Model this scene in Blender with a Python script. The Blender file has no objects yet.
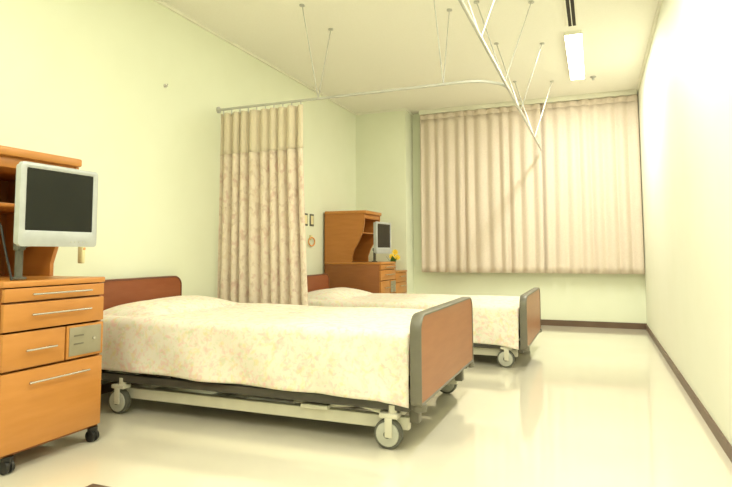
import bpy, bmesh, math, random
from mathutils import Vector, Matrix, noise
random.seed(4)
scene=bpy.context.scene
try:
    scene.view_settings.view_transform='Standard'
except Exception: pass

# ---------------------------------------------------------------- materials
def s2l(c):
    return tuple(((x/255)/12.92 if x/255<=0.04045 else (((x/255)+.055)/1.055)**2.4) for x in c)+(1,)
def base_mat(name,col,rough=.5,metal=0,spec=.5):
    m=bpy.data.materials.new(name);m.use_nodes=True
    b=m.node_tree.nodes['Principled BSDF']
    b.inputs['Base Color'].default_value=s2l(col)
    b.inputs['Roughness'].default_value=rough;b.inputs['Metallic'].default_value=metal
    b.inputs['Specular IOR Level'].default_value=spec
    return m,m.node_tree,b
def noisy(name,c1,c2,scale=8,rough=.5,metal=0,bump=0,bscale=None,stretch=(1,1,1),spec=.5,lo=.35,hi=.65,detail=3):
    m,nt,b=base_mat(name,c1,rough,metal,spec)
    tc=nt.nodes.new('ShaderNodeTexCoord');mp=nt.nodes.new('ShaderNodeMapping');mp.inputs['Scale'].default_value=stretch
    nt.links.new(tc.outputs['Object'],mp.inputs['Vector'])
    n=nt.nodes.new('ShaderNodeTexNoise');n.inputs['Scale'].default_value=scale;n.inputs['Detail'].default_value=detail
    nt.links.new(mp.outputs[0],n.inputs['Vector'])
    r=nt.nodes.new('ShaderNodeValToRGB');r.color_ramp.elements[0].position=lo;r.color_ramp.elements[1].position=hi
    r.color_ramp.elements[0].color=s2l(c1);r.color_ramp.elements[1].color=s2l(c2)
    nt.links.new(n.outputs['Fac'],r.inputs[0]);nt.links.new(r.outputs[0],b.inputs['Base Color'])
    if bump:
        n2=nt.nodes.new('ShaderNodeTexNoise');n2.inputs['Scale'].default_value=bscale or scale*4
        nt.links.new(mp.outputs[0],n2.inputs['Vector'])
        bp=nt.nodes.new('ShaderNodeBump');bp.inputs['Strength'].default_value=bump;bp.inputs['Distance'].default_value=.01
        nt.links.new(n2.outputs['Fac'],bp.inputs['Height']);nt.links.new(bp.outputs[0],b.inputs['Normal'])
    return m
def floral(name,base,cols,scale=9,rough=.8,cov=.55,stretch=(1,1,1),soft=.1):
    m,nt,b=base_mat(name,base,rough,0,.2)
    tc=nt.nodes.new('ShaderNodeTexCoord');prev=None
    mp=nt.nodes.new('ShaderNodeMapping');mp.inputs['Scale'].default_value=stretch;nt.links.new(tc.outputs['Object'],mp.inputs['Vector'])
    base_n=nt.nodes.new('ShaderNodeRGB');base_n.outputs[0].default_value=s2l(base);prev=base_n.outputs[0]
    for i,(c,amt) in enumerate(cols):
        n=nt.nodes.new('ShaderNodeTexNoise');n.noise_dimensions='4D';n.inputs['W'].default_value=i*7.3+1
        n.inputs['Scale'].default_value=scale*(1+.25*i);n.inputs['Detail'].default_value=4;n.inputs['Distortion'].default_value=.8
        nt.links.new(mp.outputs[0],n.inputs['Vector'])
        r=nt.nodes.new('ShaderNodeValToRGB');r.color_ramp.elements[0].position=cov;r.color_ramp.elements[1].position=cov+soft
        r.color_ramp.elements[0].color=(0,0,0,1);r.color_ramp.elements[1].color=(amt,amt,amt,1)
        nt.links.new(n.outputs['Fac'],r.inputs[0])
        mx=nt.nodes.new('ShaderNodeMix');mx.data_type='RGBA'
        nt.links.new(r.outputs[0],mx.inputs[0]);nt.links.new(prev,mx.inputs[6]);mx.inputs[7].default_value=s2l(c)
        prev=mx.outputs[2]
    nt.links.new(prev,b.inputs['Base Color'])
    return m
def emit(name,col,st):
    m=bpy.data.materials.new(name);m.use_nodes=True;b=m.node_tree.nodes['Principled BSDF']
    b.inputs['Base Color'].default_value=s2l(col);b.inputs['Emission Color'].default_value=s2l(col);b.inputs['Emission Strength'].default_value=st
    return m

M={}
M['wallL']=noisy('wall_paint_green',(236,240,215),(238,242,218),3,.6,bump=.03,bscale=250,spec=.3)
M['wallR']=noisy('wall_paint_right',(239,241,223),(241,243,226),3,.6,bump=.03,bscale=250,spec=.3)
M['ceil']=noisy('ceiling_board',(243,241,228),(245,243,231),60,.85,bump=.02,bscale=160,spec=.2)
M['base']=noisy('baseboard_brown',(100,78,62),(108,86,68),6,.45)
M['trim']=noisy('ceiling_trim',(238,237,220),(242,241,224),6,.5)
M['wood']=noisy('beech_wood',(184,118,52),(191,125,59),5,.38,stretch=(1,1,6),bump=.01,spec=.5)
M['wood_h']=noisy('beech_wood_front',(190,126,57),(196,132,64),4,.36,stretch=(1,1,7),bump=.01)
M['wood_d']=noisy('beech_wood_dark',(144,86,36),(152,92,42),6,.5,stretch=(1,1,6))  # darker beech for carcass, drawer boxes and hutch back
M['redwood']=noisy('board_wood',(156,96,54),(163,103,60),5,.35,stretch=(1,1,7),spec=.5)
M['redwood_dark']=noisy('headboard_wood',(140,74,40),(148,82,47),5,.35,stretch=(1,1,7),spec=.5)
M['grayedge']=noisy('grey_edge_plastic',(108,104,90),(116,112,98),10,.45)
M['browntrim']=noisy('brown_edge',(104,60,42),(116,68,48),10,.4)
M['beige_metal']=noisy('cream_painted_steel',(210,206,186),(218,214,194),10,.4)
M['darkmetal']=noisy('dark_painted_steel',(66,62,54),(76,72,62),10,.45)
M['chrome']=noisy('satin_chrome',(200,198,190),(212,210,204),10,.25,metal=.9)
M['white_metal']=noisy('white_enamel_steel',(186,186,178),(196,196,188),10,.35,metal=.2)
M['tire']=noisy('grey_rubber',(90,90,80),(100,100,90),20,.6)
M['wheelcover']=noisy('light_grey_plastic',(184,184,170),(194,194,180),20,.4)
M['blackplastic']=noisy('black_plastic',(26,24,22),(34,32,30),20,.45)
M['silverplastic']=noisy('silver_plastic',(178,181,180),(186,189,188),20,.35,metal=.2)
M['screen']=noisy('dark_screen',(20,22,17),(24,26,20),3,.15,spec=.35)
M['lockpanel']=noisy('grey_panel',(142,134,110),(152,144,120),10,.45)
M['slot']=noisy('grey_slot',(108,102,84),(114,108,90),10,.45)
M['handset']=noisy('cream_plastic',(232,222,170),(238,228,180),10,.4)
M['orange']=noisy('orange_cord',(232,160,80),(240,172,94),10,.5)
M['yellow']=noisy('petal_yellow',(250,206,30),(255,220,60),20,.6)
M['leaf']=noisy('leaf_green',(60,104,40),(84,130,54),20,.6)
M['ceramic']=noisy('vase_ceramic',(236,232,214),(242,238,222),20,.25)
M['dark']=noisy('slot_dark',(40,36,28),(48,42,34),10,.7)
M['mattress']=noisy('mattress_ticking',(214,206,190),(222,214,200),12,.8)
M['spread']=floral('floral_bedspread',(238,231,215),[((238,186,178),.5),((236,220,152),.5),((206,216,176),.45),((238,194,188),.5)],21,.8,.54,soft=.12)
M['cubfab']=floral('floral_curtain_fabric',(232,217,197),[((206,164,152),.5),((214,192,160),.35),((188,162,142),.4)],17,.85,.53,stretch=(1,1,.7),soft=.12)
M['wincur']=noisy('window_curtain_fabric',(224,209,192),(229,215,198),60,.85,spec=.2,bump=.05,bscale=600)
M['curhead']=noisy('curtain_heading',(220,205,188),(226,211,194),60,.85,spec=.2)
M['light']=emit('light_diffuser',(254,255,230),14)
def netmat():
    m,nt,b=base_mat('curtain_netting',(236,222,196),.8,0,.2)
    tc=nt.nodes.new('ShaderNodeTexCoord')
    w1=nt.nodes.new('ShaderNodeTexWave');w1.bands_direction='X';w1.inputs['Scale'].default_value=60
    w2=nt.nodes.new('ShaderNodeTexWave');w2.bands_direction='Z';w2.inputs['Scale'].default_value=60
    nt.links.new(tc.outputs['Object'],w1.inputs['Vector']);nt.links.new(tc.outputs['Object'],w2.inputs['Vector'])
    mx=nt.nodes.new('ShaderNodeMath');mx.operation='MAXIMUM'
    nt.links.new(w1.outputs['Fac'],mx.inputs[0]);nt.links.new(w2.outputs['Fac'],mx.inputs[1])
    r=nt.nodes.new('ShaderNodeMapRange');r.inputs['From Min'].default_value=.5;r.inputs['From Max'].default_value=.8
    r.inputs['To Min'].default_value=.35;r.inputs['To Max'].default_value=1
    nt.links.new(mx.outputs[0],r.inputs['Value']);nt.links.new(r.outputs[0],b.inputs['Alpha'])
    return m
M['net']=netmat()
def floormat():
    m=noisy('vinyl_floor',(228,221,200),(232,225,205),1.6,.12,spec=.8)
    nt=m.node_tree;b=nt.nodes['Principled BSDF']
    n=nt.nodes.new('ShaderNodeTexNoise');n.inputs['Scale'].default_value=3;n.inputs['Detail'].default_value=4
    r=nt.nodes.new('ShaderNodeMapRange');r.inputs['To Min'].default_value=.05;r.inputs['To Max'].default_value=.14
    nt.links.new(n.outputs['Fac'],r.inputs['Value']);nt.links.new(r.outputs[0],b.inputs['Roughness'])
    n2=nt.nodes.new('ShaderNodeTexNoise');n2.inputs['Scale'].default_value=2.5
    bp=nt.nodes.new('ShaderNodeBump');bp.inputs['Strength'].default_value=.04;bp.inputs['Distance'].default_value=.02
    nt.links.new(n2.outputs['Fac'],bp.inputs['Height']);nt.links.new(bp.outputs[0],b.inputs['Normal'])
    b.inputs['Coat Weight'].default_value=.6;b.inputs['Coat Roughness'].default_value=.05
    return m
M['floor']=floormat()

# ---------------------------------------------------------------- helpers
def link(o,parent=None):
    bpy.context.collection.objects.link(o)
    if parent is not None:o.parent=parent
    return o
def finish(bm,name,mat,parent=None,smooth=False,label=None):
    me=bpy.data.meshes.new(name);bmesh.ops.recalc_face_normals(bm,faces=bm.faces);bm.to_mesh(me);bm.free()
    if smooth:
        for p in me.polygons:p.use_smooth=True
        try: me.set_sharp_from_angle(angle=math.radians(40))
        except Exception: pass
    me.materials.append(M[mat] if isinstance(mat,str) else mat)
    o=bpy.data.objects.new(name,me);link(o,parent)
    if label:o['label']=label
    return o
def add_box(bm,x0,x1,y0,y1,z0,z1,bev=0,seg=2):
    r=bmesh.ops.create_cube(bm,size=1);vs=r['verts']
    for v in vs:
        v.co=Vector((x0+(v.co.x+.5)*(x1-x0),y0+(v.co.y+.5)*(y1-y0),z0+(v.co.z+.5)*(z1-z0)))
    if bev:
        es=list({e for v in vs for e in v.link_edges})
        bmesh.ops.bevel(bm,geom=es,offset=bev,segments=seg,profile=.5,affect='EDGES')
def box(name,b,mat,parent=None,bev=.003,seg=2,label=None):
    bm=bmesh.new();add_box(bm,*b,bev,seg);return finish(bm,name,mat,parent,True,label)
def boxes(name,bl,mat,parent=None,bev=.003,label=None):
    bm=bmesh.new()
    for b in bl:add_box(bm,*b,bev)
    return finish(bm,name,mat,parent,True,label)
def each(name,bl,mat,parent=None,bev=.003):
    for b in bl:box(name,b,mat,parent,bev)
def add_cyl(bm,c,r,depth,axis='Z',seg=24,r2=None,bev=0):
    rot={'Z':Matrix.Identity(4),'X':Matrix.Rotation(math.pi/2,4,'Y'),'Y':Matrix.Rotation(math.pi/2,4,'X')}[axis]
    q=bmesh.ops.create_cone(bm,cap_ends=True,segments=seg,radius1=r,radius2=r if r2 is None else r2,depth=depth,matrix=Matrix.Translation(c)@rot)
    if bev:
        es=[e for e in {e for v in q['verts'] for e in v.link_edges} if any(len(f.verts)>4 for f in e.link_faces)]
        bmesh.ops.bevel(bm,geom=es,offset=bev,segments=2,profile=.5,affect='EDGES')
def add_tube(bm,pts,r,seg=10):
    pts=[Vector(p) for p in pts];rings=[]
    for i,p in enumerate(pts):
        t=(pts[min(i+1,len(pts)-1)]-pts[max(i-1,0)]).normalized()
        a=Vector((0,0,1)) if abs(t.z)<.9 else Vector((1,0,0))
        u=t.cross(a).normalized();w=t.cross(u).normalized()
        rings.append([bm.verts.new(p+(u*math.cos(2*math.pi*k/seg)+w*math.sin(2*math.pi*k/seg))*r) for k in range(seg)])
    for i in range(len(rings)-1):
        for k in range(seg):
            bm.faces.new((rings[i][k],rings[i][(k+1)%seg],rings[i+1][(k+1)%seg],rings[i+1][k]))
    bm.faces.new(rings[0][::-1]);bm.faces.new(rings[-1])
def tube(name,pts,r,mat,parent=None,seg=10,label=None):
    bm=bmesh.new();add_tube(bm,pts,r,seg);return finish(bm,name,mat,parent,True,label)
def root(name,loc,label,cat,group=None):
    o=bpy.data.objects.new(name,None);o.empty_display_size=.1;o.location=loc;link(o)
    o['label']=label;o['category']=cat
    if group:o['group']=group
    return o
def struct(o):
    o['kind']='structure';return o

# ---------------------------------------------------------------- room
XL,XR,YB,YF,ZC=-2.804,.490,6.967,-1.4,2.62
XP,YP=-2.14,6.667
T=.12
struct(box('floor',(XL-T,XR+T,YF-T,YB+T,-.1,0),'floor',bev=0))
struct(box('ceiling',(XL-T,XR+T,YF-T,YB+T,ZC,ZC+.1),'ceil',bev=0))
struct(box('wall_left',(XL-T,XL,YF,YB,0,ZC),'wallL',bev=0))
struct(box('wall_right',(XR,XR+T,YF,YB,0,ZC),'wallR',bev=0))
WX0,WX1,WZ0,WZ1=-1.85,.35,.80,2.30
struct(boxes('wall_back',[(XL-T,WX0,YB,YB+T,0,ZC),(WX1,XR+T,YB,YB+T,0,ZC),(WX0,WX1,YB,YB+T,0,WZ0),(WX0,WX1,YB,YB+T,WZ1,ZC)],'wallL',bev=0))
struct(box('wall_column',(XL,XP,YP,YB,0,ZC),'wallL',bev=0))
struct(box('wall_front',(XL-T,XR+T,YF-T,YF,0,ZC),'wallL',bev=0))
struct(boxes('window_1',[(WX0,WX1,YB+.03,YB+.08,WZ0,WZ0+.05),(WX0,WX1,YB+.03,YB+.08,WZ1-.05,WZ1),(WX0,WX0+.05,YB+.03,YB+.08,WZ0+.05,WZ1-.05),(WX1-.05,WX1,YB+.03,YB+.08,WZ0+.05,WZ1-.05),(-.77,-.73,YB+.03,YB+.08,WZ0+.05,WZ1-.05),(WX0+.05,-.77,YB+.05,YB+.06,WZ0+.05,WZ1-.05),(-.73,WX1-.05,YB+.05,YB+.06,WZ0+.05,WZ1-.05)],'darkmetal',bev=0))
BH=.055
struct(box('baseboard_right',(XR-.01,XR,YF,YB-.012,0,BH),'base',bev=0))
struct(box('baseboard_back',(XP,XR,YB-.012,YB,0,BH+.01),'base',bev=0))
struct(box('baseboard_left',(XL,XL+.012,YF,YP,0,BH),'base',bev=0))
struct(box('baseboard_column',(XL+.012,XP,YP-.012,YP,0,BH),'base',bev=0))
struct(boxes('trim_1',[(XL,XL+.02,YF,YP,ZC-.02,ZC),(XL+.02,XP,YP-.02,YP,ZC-.02,ZC),(XP,XP+.02,YP-.02,YB,ZC-.02,ZC)],'trim',bev=0))
struct(box('trim_2',(XR-.02,XR,YF,YB,ZC-.02,ZC),'trim',bev=0))

# ---------------------------------------------------------------- lights
def fixture(x,y0,y1,w,power,label):
    r=root('ceiling_light',(x,(y0+y1)/2,ZC-.02),label,'ceiling light','linear ceiling lights')
    L=(y1-y0)/2
    boxes('light_housing',[(-w/2-.006,-w/2,-L,L,-.008,.02),(w/2,w/2+.006,-L,L,-.008,.02),(-w/2,w/2,-L-.006,-L,-.008,.02),(-w/2,w/2,L,L+.006,-.008,.02)],'trim',r,bev=0)
    box('light_diffuser',(-w/2,w/2,-L,L,-.006,.018),'light',r,bev=0)
    ld=bpy.data.lights.new('lamp','AREA');ld.shape='RECTANGLE';ld.size=w;ld.size_y=2*L;ld.energy=power;ld.color=(1,.98,.875)
    lo=bpy.data.objects.new('light_tube',ld);link(lo,r);lo.location=(0,0,-.010)
fixture(-.115,4.80,6.10,.13,39,'recessed linear ceiling light with glowing diffuser')
fixture(-.115,1.70,3.30,.13,33,'recessed linear ceiling light with glowing diffuser')
fixture(-1.5,.35,1.35,.25,15,'added fill light panel, out of view over the front area')  # unseen panel added as fill light for the near end
fixture(-.5,-.9,.2,.25,18,'added fill light panel, out of view over the front area')  # added behind the camera for general fill, no known fixture there
w=bpy.data.worlds.new('World');scene.world=w;w.use_nodes=True
w.node_tree.nodes['Background'].inputs[0].default_value=(.9,.9,.75,1);w.node_tree.nodes['Background'].inputs[1].default_value=.3

r=root('air_vent',(-.115,4.15,ZC-.012),'narrow dark slot air vent with pale frame in the ceiling','vent')
box('vent_slot',(-.028,.028,-.5,.5,0,.010),'dark',r,bev=0)
boxes('vent_frame',[(-.04,-.028,-.51,.51,-.004,.012),(.028,.04,-.51,.51,-.004,.012),(-.003,.003,-.5,.5,-.003,.010)],'trim',r,bev=0)
r=root('sprinkler',(.03,6.15,ZC-.03),'small white ceiling sprinkler head','sprinkler')
bm=bmesh.new();add_cyl(bm,(0,0,.025),.03,.01,bev=.002);add_cyl(bm,(0,0,.008),.012,.03);finish(bm,'sprinkler_body','white_metal',r,True)

# ---------------------------------------------------------------- curtain rail
ZR=2.0;YR=3.79;XRL=-.54
rr=root('curtain_rail',(XRL,YR,ZR),'white ceiling-hung metal curtain rail with curved corner','curtain rail')
def W(p,base):return (p[0]-base[0],p[1]-base[1],p[2]-base[2])
bs=(XRL,YR,ZR)
tube('long_track',[W((XRL,1.0,ZR),bs),W((XRL,6.74,ZR),bs)],.010,'white_metal',rr)
pts=[W((XL+.004,YR,ZR),bs)]
R=.28
for i in range(9):
    a=math.pi/2*i/8
    pts.append(W((XRL-R+R*math.sin(a)-.0,YR+R-R*math.cos(a),ZR),bs))
tube('cross_track',pts,.010,'white_metal',rr)
bm=bmesh.new();add_cyl(bm,W((XL+.006,YR,ZR),bs),.026,.01,'X');finish(bm,'wall_flange','white_metal',rr,True)
def hanger(bx,by,tx,ty):
    bm=bmesh.new();add_tube(bm,[W((bx,by,ZR),bs),W((tx,ty,ZC-.004),bs)],.004,8)
    add_cyl(bm,W((tx,ty,ZC-.005),bs),.02,.008)
    finish(bm,'hanger_rod','white_metal',rr,True)
for x in(-1.90,-.94):
    hanger(x,YR,x,YR-.26);hanger(x,YR,x,YR+.22)
for y in(2.1,3.03,3.9,4.78,5.96):
    hanger(XRL,y,XRL-.19,y+.05);
    hanger(XRL,y,XRL+.17,y+.2)

# ---------------------------------------------------------------- curtains
def curtain_sheet(name,x0,x1,y,z0,z1,folds,amp,mat,parent,phase=0,flare=0,nx=None,nz=26,sharp=.5,irr=.3,base=(0,0,0),topamp=None,seed=0):
    nx=nx or int(folds*14)
    bm=bmesh.new();rows=[]
    for j in range(nz+1):
        t=j/nz;z=z1+(z0-z1)*t;row=[]
        for i in range(nx+1):
            s=i/nx
            n1=noise.noise(Vector((s*folds*.5+seed,0,0)))*irr
            n2=noise.noise(Vector((s*folds*.35+seed,t*1.3,5)))*irr*.8
            ph=2*math.pi*(s*folds+n1+n2*.4*t)+phase
            a=amp*(1 if topamp is None else topamp+(1-topamp)*min(1,t*3))*(.8+.4*noise.noise(Vector((s*folds*.7,t*.6,seed+9))))
            sn=math.sin(ph);yy=math.copysign(abs(sn)**sharp,sn)*a
            xx=x0+(x1-x0)*s+flare*t*(s-.15)+math.cos(ph)*a*.25*(1 if 0<i<nx else 0)
            row.append(bm.verts.new((xx-base[0],y+yy-base[1],z-base[2])))
        rows.append(row)
    for j in range(nz):
        for i in range(nx):
            bm.faces.new((rows[j][i],rows[j][i+1],rows[j+1][i+1],rows[j+1][i]))
    o=finish(bm,name,mat,parent,True)
    md=o.modifiers.new('th','SOLIDIFY');md.thickness=.003;md.offset=0
    return o
cb=(-2.4,YR,.36)
c=root('privacy_curtain',cb,'gathered beige floral cubicle curtain with netting top','curtain')
curtain_sheet('curtain_fabric',-2.775,-2.025,YR,.36,1.63,9,.036,'cubfab',c,flare=.06,base=cb,nz=24,seed=2,sharp=.85)
curtain_sheet('netting_panel',-2.775,-2.025,YR,1.63,1.965,9,.030,'net',c,base=cb,nz=10,seed=2,sharp=.85)
each('curtain_hook',[(-2.75+i*.078-cb[0]-.003,-2.75+i*.078-cb[0]+.003,-.004,.004,1.95-cb[2],1.988-cb[2]) for i in range(10)],'white_metal',c,bev=0)
YW=6.84
def wcur(x0,x1,folds,seed,dy=0):
    b=((x0+x1)/2,YW+dy,.60)
    c=root('window_curtain',b,'pinkish beige pleated window curtain hanging nearly to ceiling','curtain','window curtains')
    curtain_sheet('curtain_panel',x0,x1,YW+dy,.60,2.50,folds,.025,'wincur',c,base=b,nz=24,sharp=1,irr=.35,seed=seed,topamp=.7)
    curtain_sheet('curtain_heading',x0,x1,YW+dy-.002,2.50,2.565,folds,.017,'curhead',c,base=b,nz=3,sharp=1,irr=.35,seed=seed)
wcur(-2.00,-.55,11,1)
wcur(-.575,.482,8,5,.012)
r=root('window_curtain_track',(-.77,YW,2.578),'long pale curtain track mounted under the ceiling','curtain track')
box('track_bar',(-1.24,1.245,-.016,.016,-.010,.0419),'trim',r)

# ---------------------------------------------------------------- bed
def rrect(hw,z0,z1,rt,rb,n=8):
    P=[]
    for cx,cz,r_,a0 in((hw-rt,z1-rt,rt,0),(-hw+rt,z1-rt,rt,90),(-hw+rb,z0+rb,rb,180),(hw-rb,z0+rb,rb,270)):
        for i in range(n+1):
            a=math.radians(a0+90*i/n);P.append((cx+r_*math.cos(a),cz+r_*math.sin(a)))
    return P
def add_plate(bm,P,x0,x1):
    a=[bm.verts.new((x0,y,z)) for y,z in P];b=[bm.verts.new((x1,y,z)) for y,z in P]
    n=len(P);bm.faces.new(a);bm.faces.new(b[::-1])
    for i in range(n):bm.faces.new((a[i],a[(i+1)%n],b[(i+1)%n],b[i]))
def add_ring(bm,P,Q,x0,x1,b=.006):
    n=len(P)
    def lay(P2,x):return [bm.verts.new((x,y,z)) for y,z in P2]
    def shr(P,Q,f):return [(p[0]+(q[0]-p[0])*f,p[1]+(q[1]-p[1])*f) for p,q in zip(P,Q)]
    L=[lay(P,x0+b),lay(shr(P,Q,.25),x0),lay(shr(P,Q,.8),x0),lay(Q,x0+b),lay(Q,x1-b),lay(shr(P,Q,.8),x1),lay(shr(P,Q,.25),x1),lay(P,x1-b)]
    for k in range(8):
        A=L[k];B=L[(k+1)%8]
        for i in range(n):bm.faces.new((A[i],A[(i+1)%n],B[(i+1)%n],B[i]))
def board(name,parent,x0,x1,hw,z0,z1,rt,ringw,pm,em,rb=.02):
    bm=bmesh.new();add_ring(bm,rrect(hw,z0,z1,rt,rb),rrect(hw-ringw,z0+ringw,z1-ringw,max(rt-ringw,.01),.008),x0,x1)
    fr=finish(bm,name,em,parent,True)
    bm=bmesh.new();add_plate(bm,rrect(hw-ringw*.8,z0+ringw*.8,z1-ringw*.8,max(rt-ringw,.012),.01),x0+.01,x1-.004)
    finish(bm,'board_panel',pm,fr,True)
    return fr
def bed_caster(parent,x,y,r_=.064):
    e=bpy.data.objects.new('caster',None);link(e,parent);e.location=(x,y,0);e.empty_display_size=.05
    bm=bmesh.new();add_cyl(bm,(0,0,r_),r_,.034,'Y',32,bev=.006);finish(bm,'tire','tire',e,True)
    bm=bmesh.new();add_cyl(bm,(0,0,r_),r_*.82,.046,'Y',32,bev=.006);finish(bm,'wheel_cover','wheelcover',e,True)
    bm=bmesh.new();add_cyl(bm,(0,0,r_),r_*.25,.056,'Y',20,bev=.003);finish(bm,'wheel_hub','tire',e,True)
    bm=bmesh.new()
    add_box(bm,-.035,.05,-.03,.03,r_*2+.004,r_*2+.026,.006)
    add_box(bm,-.008,.026,-.034,-.026,r_-.01,r_*2+.01,.003);add_box(bm,-.008,.026,.026,.034,r_-.01,r_*2+.01,.003)
    add_cyl(bm,(.02,0,r_*2+.035),.02,.05)
    finish(bm,'fork','beige_metal',e,True)
def bed(loc,drop,label):
    b=root('hospital_bed',loc,label,'hospital bed','hospital beds')
    d=drop
    board('headboard',b,0,.045,.365,.24-d,.69-d,.07,.012,'redwood_dark','browntrim')
    board('footboard',b,2.01,2.06,.555,.195-d,.582-d,.075,.013,'redwood','grayedge')
    box('mattress',(.06,1.97,-.47,.47,.282-d,.462-d),'mattress',b,bev=.03,seg=3)
    box('mattress_platform',(.05,1.99,-.50,.50,.255-d,.28-d),'darkmetal',b)
    for y0 in(-.535,.505):box('side_rail',(.05,2.0,y0,y0+.03,.165-d*.5,.205-d*.5),'darkmetal',b,bev=.006)
    each('cross_bar',[(x,x+.04,-.505,.505,.18-d*.6,.255-d) for x in(.12,.7,1.3,1.9)],'darkmetal',b,bev=.003)
    boxes('base_frame',[(.32,1.98,-.485,-.445,.072,.128),(.32,1.98,.445,.485,.072,.128),(.36,.41,-.446,.446,.09,.123),(1.86,1.91,-.446,.446,.09,.123),(1.0,1.04,-.446,.446,.09,.123)],'beige_metal',b,bev=.006)
    for y in(-.36,.36):
        tube('lift_arm',[(.45,y,.11),(.85,y,.24-d*.7)],.013,'beige_metal',b);tube('lift_arm',[(1.35,y,.11),(1.75,y,.24-d*.7)],.013,'beige_metal',b)
    for x in(.85,1.75):tube('lift_axle',[(x,-.36,.235-d*.7),(x,.36,.235-d*.7)],.012,'beige_metal',b)
    box('motor_box',(.95,1.22,-.05,.12,.10,.19-d*.5),'wheelcover',b,bev=.01)
    bm=bmesh.new();add_tube(bm,[(1.58,-.46,.14),(1.74,-.48,.165),(1.86,-.50,.15)],.012);add_box(bm,1.46,1.60,-.51,-.43,.128,.148,.005)
    finish(bm,'brake_pedal','beige_metal',b,True)
    for y in(-.44,.44):
        bm=bmesh.new()
        add_box(bm,1.975,2.02,y-.025,y+.025,.10,.24-d,.006)
        add_cyl(bm,(2.04,y*1.16,.185-d*.7),.03,.034,'Z',20,bev=.006)
        add_box(bm,1.98,2.045,min(y,y*1.16)-.01,max(y,y*1.16)+.01,.172-d*.7,.198-d*.7,.004)
        finish(bm,'corner_bumper','grayedge',b,True)
    for x in(.38,1.90):
        for y in(-.52,.52):bed_caster(b,x,y)
    return b
b1=(-2.76,2.925,0);b2=(-2.538,4.875,0)
bed(b1,0,'low hospital bed, wooden end boards, beside the near cabinet')
bed(b2,.055,'low hospital bed, wooden end boards, behind the privacy curtain')

def bedspread(loc,drop,seed,label):
    nx,ny=130,110;bm=bmesh.new();rows=[]
    x0,x1=.062,1.998
    for i in range(nx+1):
        u=i/nx;x=x0+(x1-x0)*u;row=[]
        ztop=.497-drop+.004*noise.noise(Vector((u*3,seed,0)))
        hem=.230-.024*u+.004*noise.noise(Vector((u*5,seed,3)))-drop*.8
        if u>.93:hem-=.022*(u-.93)/.07
        wt,rc,wd=.518,.045,.550
        segs=[wt-rc, rc*math.pi/2, ztop-rc-hem]
        tot=sum(segs)
        for j in range(ny+1):
            s=(j/ny*2-1);sg=-1 if s<0 else 1;q=abs(s)*tot
            if q<segs[0]:y=q;z=ztop;t=0;ny_=0
            elif q<segs[0]+segs[1]:
                a=(q-segs[0])/rc;y=wt-rc+rc*math.sin(a);z=ztop-rc+rc*math.cos(a);t=0;ny_=math.sin(a)
            else:
                t=(q-segs[0]-segs[1])/segs[2];y=wt+(wd-wt)*t**.8;z=ztop-rc-(ztop-rc-hem)*t;ny_=1
            yy=sg*y
            f=max(0,1-((x-.27)/.235)**2)*max(0,1-(yy/.43)**4)
            z+=.068*(f**.7)*(1-ny_)
            nn=noise.noise(Vector((x*2.3+seed,yy*3,z*1.5)))*.006+noise.noise(Vector((x*6+seed,yy*7,z*3)))*.003+noise.noise(Vector((x*15+seed,yy*15,z*4)))*.0015
            z+=nn*(1-ny_)
            dr=(.014*noise.noise(Vector((x*4+yy*.5+z*4.4,seed+sg,z*1.2)))+.007*math.sin(x*15+z*14+seed))*(.25+t)+.006*noise.noise(Vector((x*9-z*12,seed,sg)))
            yy+=sg*ny_*(dr*1.0)
            e=min(u,1-u)
            if e<.02:z-=(.02-e)/.02*.018*(1-t)
            row.append(bm.verts.new((x,yy,z)))
        rows.append(row)
    for i in range(nx):
        for j in range(ny):bm.faces.new((rows[i][j],rows[i+1][j],rows[i+1][j+1],rows[i][j+1]))
    for row,xe in((rows[0],x0+.004),(rows[-1],x1-.004)):
        k0,k1=int(ny*.3),int(ny*.7)
        low=[bm.verts.new((xe,v.co.y,v.co.z-.10)) for v in row[k0:k1+1]]
        for k in range(k1-k0):bm.faces.new((row[k0+k],row[k0+k+1],low[k+1],low[k]))
    o=finish(bm,'bedspread','spread',None,True)
    o.location=loc
    o['label']=label;o['category']='bedspread';o['group']='floral bedspreads'
    md=o.modifiers.new('th','SOLIDIFY');md.thickness=.003;md.offset=1
    return o
bedspread(b1,0,3.1,'cream floral bedspread over pillow on the near bed')
bedspread(b2,.055,8.7,'cream floral bedspread over pillow on the far bed')

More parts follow.
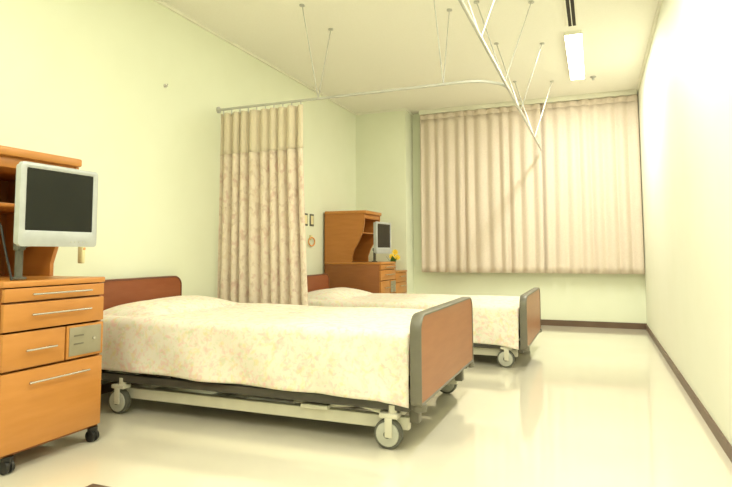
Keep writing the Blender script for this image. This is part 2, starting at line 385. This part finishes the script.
# ---------------------------------------------------------------- bedside cabinets
def handle(parent,y0,y1,z,x=0):
    bm=bmesh.new();add_tube(bm,[(x+.022,y0,z),(x+.022,y1,z)],.0042,10)
    for y in(y0+.02,y1-.02):add_tube(bm,[(x,y,z),(x+.022,y,z)],.0035,8)
    return finish(bm,'handle','chrome',parent,True,'slim satin metal bar handle')
def cabinet(loc,label):
    c=root('bedside_cabinet',loc,label,'cabinet','bedside cabinets')
    Wd=.492;D=.66
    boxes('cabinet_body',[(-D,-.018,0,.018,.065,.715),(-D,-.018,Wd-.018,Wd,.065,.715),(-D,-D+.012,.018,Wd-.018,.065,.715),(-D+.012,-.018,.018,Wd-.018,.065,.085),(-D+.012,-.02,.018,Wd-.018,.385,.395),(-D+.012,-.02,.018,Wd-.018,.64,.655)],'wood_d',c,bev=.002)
    box('worktop',(-D,.004,-.004,Wd,.715,.74),'wood_h',c,bev=.006)
    for z0,z1,hz in((.659,.711,.685),(.544,.651,.604)):
        d=box('drawer',(-.018,.002,.005,Wd-.005,z0,z1),'wood_h',c,bev=.003);handle(d,.11,.40,hz)
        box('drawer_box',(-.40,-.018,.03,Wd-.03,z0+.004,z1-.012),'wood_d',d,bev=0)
    d=box('drawer',(-.018,.002,.005,.285,.394,.536),'wood_h',c,bev=.003);handle(d,.09,.23,.465)
    p=box('lock_panel',(-.018,.003,.293,Wd-.005,.394,.536),'wood_h',c,bev=.003)
    q=box('card_reader',(.003,.007,.303,Wd-.02,.405,.527),'lockpanel',p,bev=.002,label='grey metal lock and card reader plate')
    d=box('cabinet_door',(-.018,.002,.005,Wd-.005,.078,.384),'wood_h',c,bev=.003);handle(d,.11,.40,.335)
    each('reader_slot',[(.007,.009,.325,.375,.487,.494),(.007,.009,.325,.375,.452,.458)],'slot',p,bev=0)
    bm=bmesh.new();add_cyl(bm,(.009,.43,.47),.007,.006,'X',16);finish(bm,'keyhole','chrome',p,True)
    for x in(-D+.06,-.022):
        for y in(.06,Wd-.025):
            bm=bmesh.new();add_cyl(bm,(x,y-.011,.026),.026,.014,'Y',20,bev=.003);add_cyl(bm,(x,y+.011,.026),.026,.014,'Y',20,bev=.003)
            add_box(bm,x-.018,x+.02,y-.005,y+.005,.026,.062,.003);add_cyl(bm,(x,y,.058),.022,.016,'Z',16)
            finish(bm,'caster','blackplastic',c,True)
    prof=[(-D,.74),(-.33,.74),(-.33,.80),(-.30,.88),(-.24,.98),(-.20,1.08),(-.185,1.16),(-.185,1.262),(-D,1.262)]
    for y0,y1 in((.002,.022),(Wd-.022,Wd-.002)):
        bm=bmesh.new()
        a=[bm.verts.new((x,y0,z)) for x,z in prof];b=[bm.verts.new((x,y1,z)) for x,z in prof];n=len(prof)
        bm.faces.new(a);bm.faces.new(b[::-1])
        for i in range(n):bm.faces.new((a[i],a[(i+1)%n],b[(i+1)%n],b[i]))
        finish(bm,'hutch_side','wood',c,False)
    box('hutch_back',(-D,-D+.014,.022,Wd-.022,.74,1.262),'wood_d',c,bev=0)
    box('hutch_top',(-D,-.165,-.006,Wd,1.262,1.300),'wood_h',c,bev=.008)
    box('hutch_shelf',(-D+.014,-.22,.022,Wd-.022,1.05,1.066),'wood',c,bev=.002)
    box('hutch_valance',(-D+.014,-.19,.022,Wd-.022,1.215,1.262),'wood',c,bev=.002)
    return c
c1=(-2.12,1.54,0);c2=(-2.12,5.71,0)
cabinet(c1,'beech bedside cabinet with drawers and raised back shelf')
cabinet(c2,'beech bedside cabinet with raised shelf beside the column')

def monitor(loc,rotz,base_off,label,cable=False):
    m=root('television_monitor',(loc[0],loc[1],.742),label,'television','bedside televisions')
    pv=loc[2]-.742
    head=bpy.data.objects.new('monitor_head',None);link(head,m);head.location=(0,0,pv);head.rotation_euler=(0,0,rotz);head.empty_display_size=.05
    hw,hh=.188,.168
    bm=bmesh.new()
    add_ring(bm,rrect(hw,-hh,hh,.016,.016,4),rrect(hw-.026,-hh+.064,hh-.022,.004,.004,4),-.012,.012,.004)
    finish(bm,'bezel','silverplastic',head,True)
    bm=bmesh.new();add_plate(bm,rrect(hw-.008,-hh+.008,hh-.008,.012,.012,4),-.03,-.006);add_box(bm,-.055,-.03,-.12,.12,-.09,.09,.01)
    finish(bm,'back_shell','silverplastic',head,True)
    box('screen',(-.005,.006,-hw+.024,hw-.024,-hh+.062,hh-.020),'screen',head,bev=0)
    for k in range(5):
        bm=bmesh.new();add_cyl(bm,(.0125,.05+k*.02,-hh+.02),.0028,.003,'X',12);finish(bm,'control_button','wheelcover',head,True)
    bx,by=base_off
    bm=bmesh.new();add_cyl(bm,(bx,by,.006),.030,.010,'Z',24,bev=.003);add_cyl(bm,(bx,by,.07),.015,.12,'Z',20)
    add_cyl(bm,(bx,by,.135),.022,.03,'Z',20,bev=.004)
    finish(bm,'stand_post','tire',m,True)
    tube('monitor_arm',[(bx,by,.135),(bx*.8,by*.6,.15),(-.09,0,pv-.03),(-.06,0,pv)],.014,'darkmetal',m,12)
    if cable:
        tube('power_cable',[(-.07,-.15,.0),(-.10,-.16,.12),(-.16,-.14,.22),(-.20,-.17,.30),(-.23,-.19,.42),(-.26,-.17,.47)],.0045,'blackplastic',m)
    return m
monitor((-2.09,1.752,1.045),.0,(-.10,-.10),'silver-framed flat television on a swivel arm, screen off',True)
monitor((-2.11,5.77,1.00),-.08,(-.12,.05),'silver-framed flat television turned aside on a swivel arm')

r=root('call_handset',(-2.30,2.055,.80),'cream hand-held nurse call remote hanging beside the shelf','remote')
bm=bmesh.new();add_box(bm,-.016,.016,-.009,.012,0,.10,.007,3);finish(bm,'handset_body','handset',r,True)
bm=bmesh.new();add_cyl(bm,(.017,.002,.07),.006,.004,'X',14);finish(bm,'call_button','orange',r,True)
tube('handset_cord',[(0,.002,.10),(0,.002,.16),(-.03,0,.20),(-.08,-.015,.21)],.003,'handset',r)

r=root('low_drawer_unit',(-2.13,6.225,0),'low light beech drawer unit beside the column','cabinet')
wd=.425
boxes('unit_body',[(-.62,-.018,0,.018,.03,.61),(-.62,-.018,wd-.018,wd,.03,.61),(-.62,-.60,.018,wd-.018,.03,.61),(-.6,-.018,.018,wd-.018,.03,.06),(-.6,-.05,.03,wd-.03,0,.03)],'wood',r,bev=.002)
box('unit_top',(-.625,.004,-.002,wd+.002,.61,.63),'wood_h',r,bev=.005)
for z0,z1 in((.50,.605),(.36,.495),(.065,.355)):
    d=box('drawer',(-.018,0,.006,wd-.006,z0,z1),'wood_h',r,bev=.003);handle(d,.12,.31,z1-.04)

r=root('flower_vase',(-2.19,6.31,.63),'small white vase of yellow flowers on the drawer unit','vase')
prof=[(.0,.0),(.022,0),(.03,.02),(.03,.05),(.018,.075),(.02,.085)]
bm=bmesh.new();n=20;rings=[[bm.verts.new((q*math.cos(2*math.pi*k/n),q*math.sin(2*math.pi*k/n),z)) for k in range(n)] for q,z in prof[1:]]
for a,b in zip(rings,rings[1:]):
    for k in range(n):bm.faces.new((a[k],a[(k+1)%n],b[(k+1)%n],b[k]))
bm.faces.new(rings[0][::-1]);finish(bm,'vase_body','ceramic',r,True)
def flower(dx,dy,dz):
    tube('stem',[(0,0,.03),(dx*.4,dy*.4,dz*.6),(dx,dy,dz)],.003,'leaf',r,6)
    bm=bmesh.new();q=Vector((.45,-.85,.25)).to_track_quat('X','Z').to_matrix()
    for k in range(9):
        a=2*math.pi*k/9
        ps=[(0,0),(.014,.009),(.030,.008),(.037,0),(.030,-.008),(.014,-.009)]
        bm.faces.new([bm.verts.new(Vector((dx,dy,dz))+q@Vector((.006,p*math.cos(a)-w_*math.sin(a),p*math.sin(a)+w_*math.cos(a)))) for p,w_ in ps])
    bmesh.ops.create_icosphere(bm,subdivisions=2,radius=.010,matrix=Matrix.Translation(Vector((dx,dy,dz))+q@Vector((.008,0,0))))
    finish(bm,'blossom','yellow',r,True)
flower(.02,.02,.215);flower(.0,-.04,.165);flower(.03,.07,.155)
for a,l in((.3,.15),(1.4,.16),(2.2,.13),(3.6,.17),(5.0,.17)):
    bm=bmesh.new()
    ps=[(0,0),(.35,.020),(.7,.020),(1,0),(.7,-.020),(.35,-.020)]
    bm.faces.new([bm.verts.new((math.cos(a)*p*l*.5-math.sin(a)*q,math.sin(a)*p*l*.5+math.cos(a)*q,.06+p*l*.7)) for p,q in ps])
    finish(bm,'leaf','leaf',r,False)

for y in(5.30,5.44):
    r=root('wall_switch',(XL,y,1.19),'grey-beige wall switch plate beside the privacy curtain','switch','wall switch plates')
    box('switch_plate',(0,.008,-.045,.045,-.065,.065),'tire',r,bev=.003)
    box('switch_button',(.008,.012,-.028,.028,-.045,.045),'handset',r,bev=0)
r=root('nurse_call_cord',(XL,5.41,.96),'orange coiled nurse call cord on wall holder','call cord')
box('cord_holder',(0,.02,-.02,.02,.02,.07),'handset',r)
pts=[(.02,.07*math.cos(t*.5),.0+.045*math.sin(t*.5)) for t in range(0,26)]
tube('cord_coil',pts,.007,'orange',r,8)
r=root('wall_hook',(XL,3.17,2.03),'tiny metal hook fixed on the wall','hook')
bm=bmesh.new();add_cyl(bm,(.004,0,0),.014,.008,'X',20);add_tube(bm,[(.006,0,0),(.022,0,-.003),(.026,0,.012)],.004,8);finish(bm,'hook_body','chrome',r,True)
r=root('floor_outlet',(-1.66,1.56,0),'dark brown metal floor outlet cover plate','floor outlet')
box('outlet_cover',(-.08,.08,-.08,.08,.0,.008),'base',r,bev=.003)
box('outlet_flap',(-.05,.05,-.05,.05,.008,.011),'darkmetal',r,bev=.001)

# ---------------------------------------------------------------- camera
yaw,pi_,ro=.3806,.0750,-.0037
c_,s_=math.cos(yaw),math.sin(yaw)
rv=Vector((c_,s_,0));fw=Vector((-s_,c_,0));up=Vector((0,0,1))
F=fw*math.cos(pi_)+up*math.sin(pi_);U=up*math.cos(pi_)-fw*math.sin(pi_)
R2=rv*math.cos(ro)+U*math.sin(ro);U2=U*math.cos(ro)-rv*math.sin(ro)
mw=Matrix((R2,U2,-F)).transposed().to_4x4();mw.translation=Vector((0,0,.85))
cam=bpy.data.cameras.new('camera');co=bpy.data.objects.new('camera',cam);link(co);co.matrix_world=mw
cam.sensor_width=36;cam.lens=36*572.07/732;cam.shift_y=-34.55/732;cam.clip_start=.02
scene.camera=co
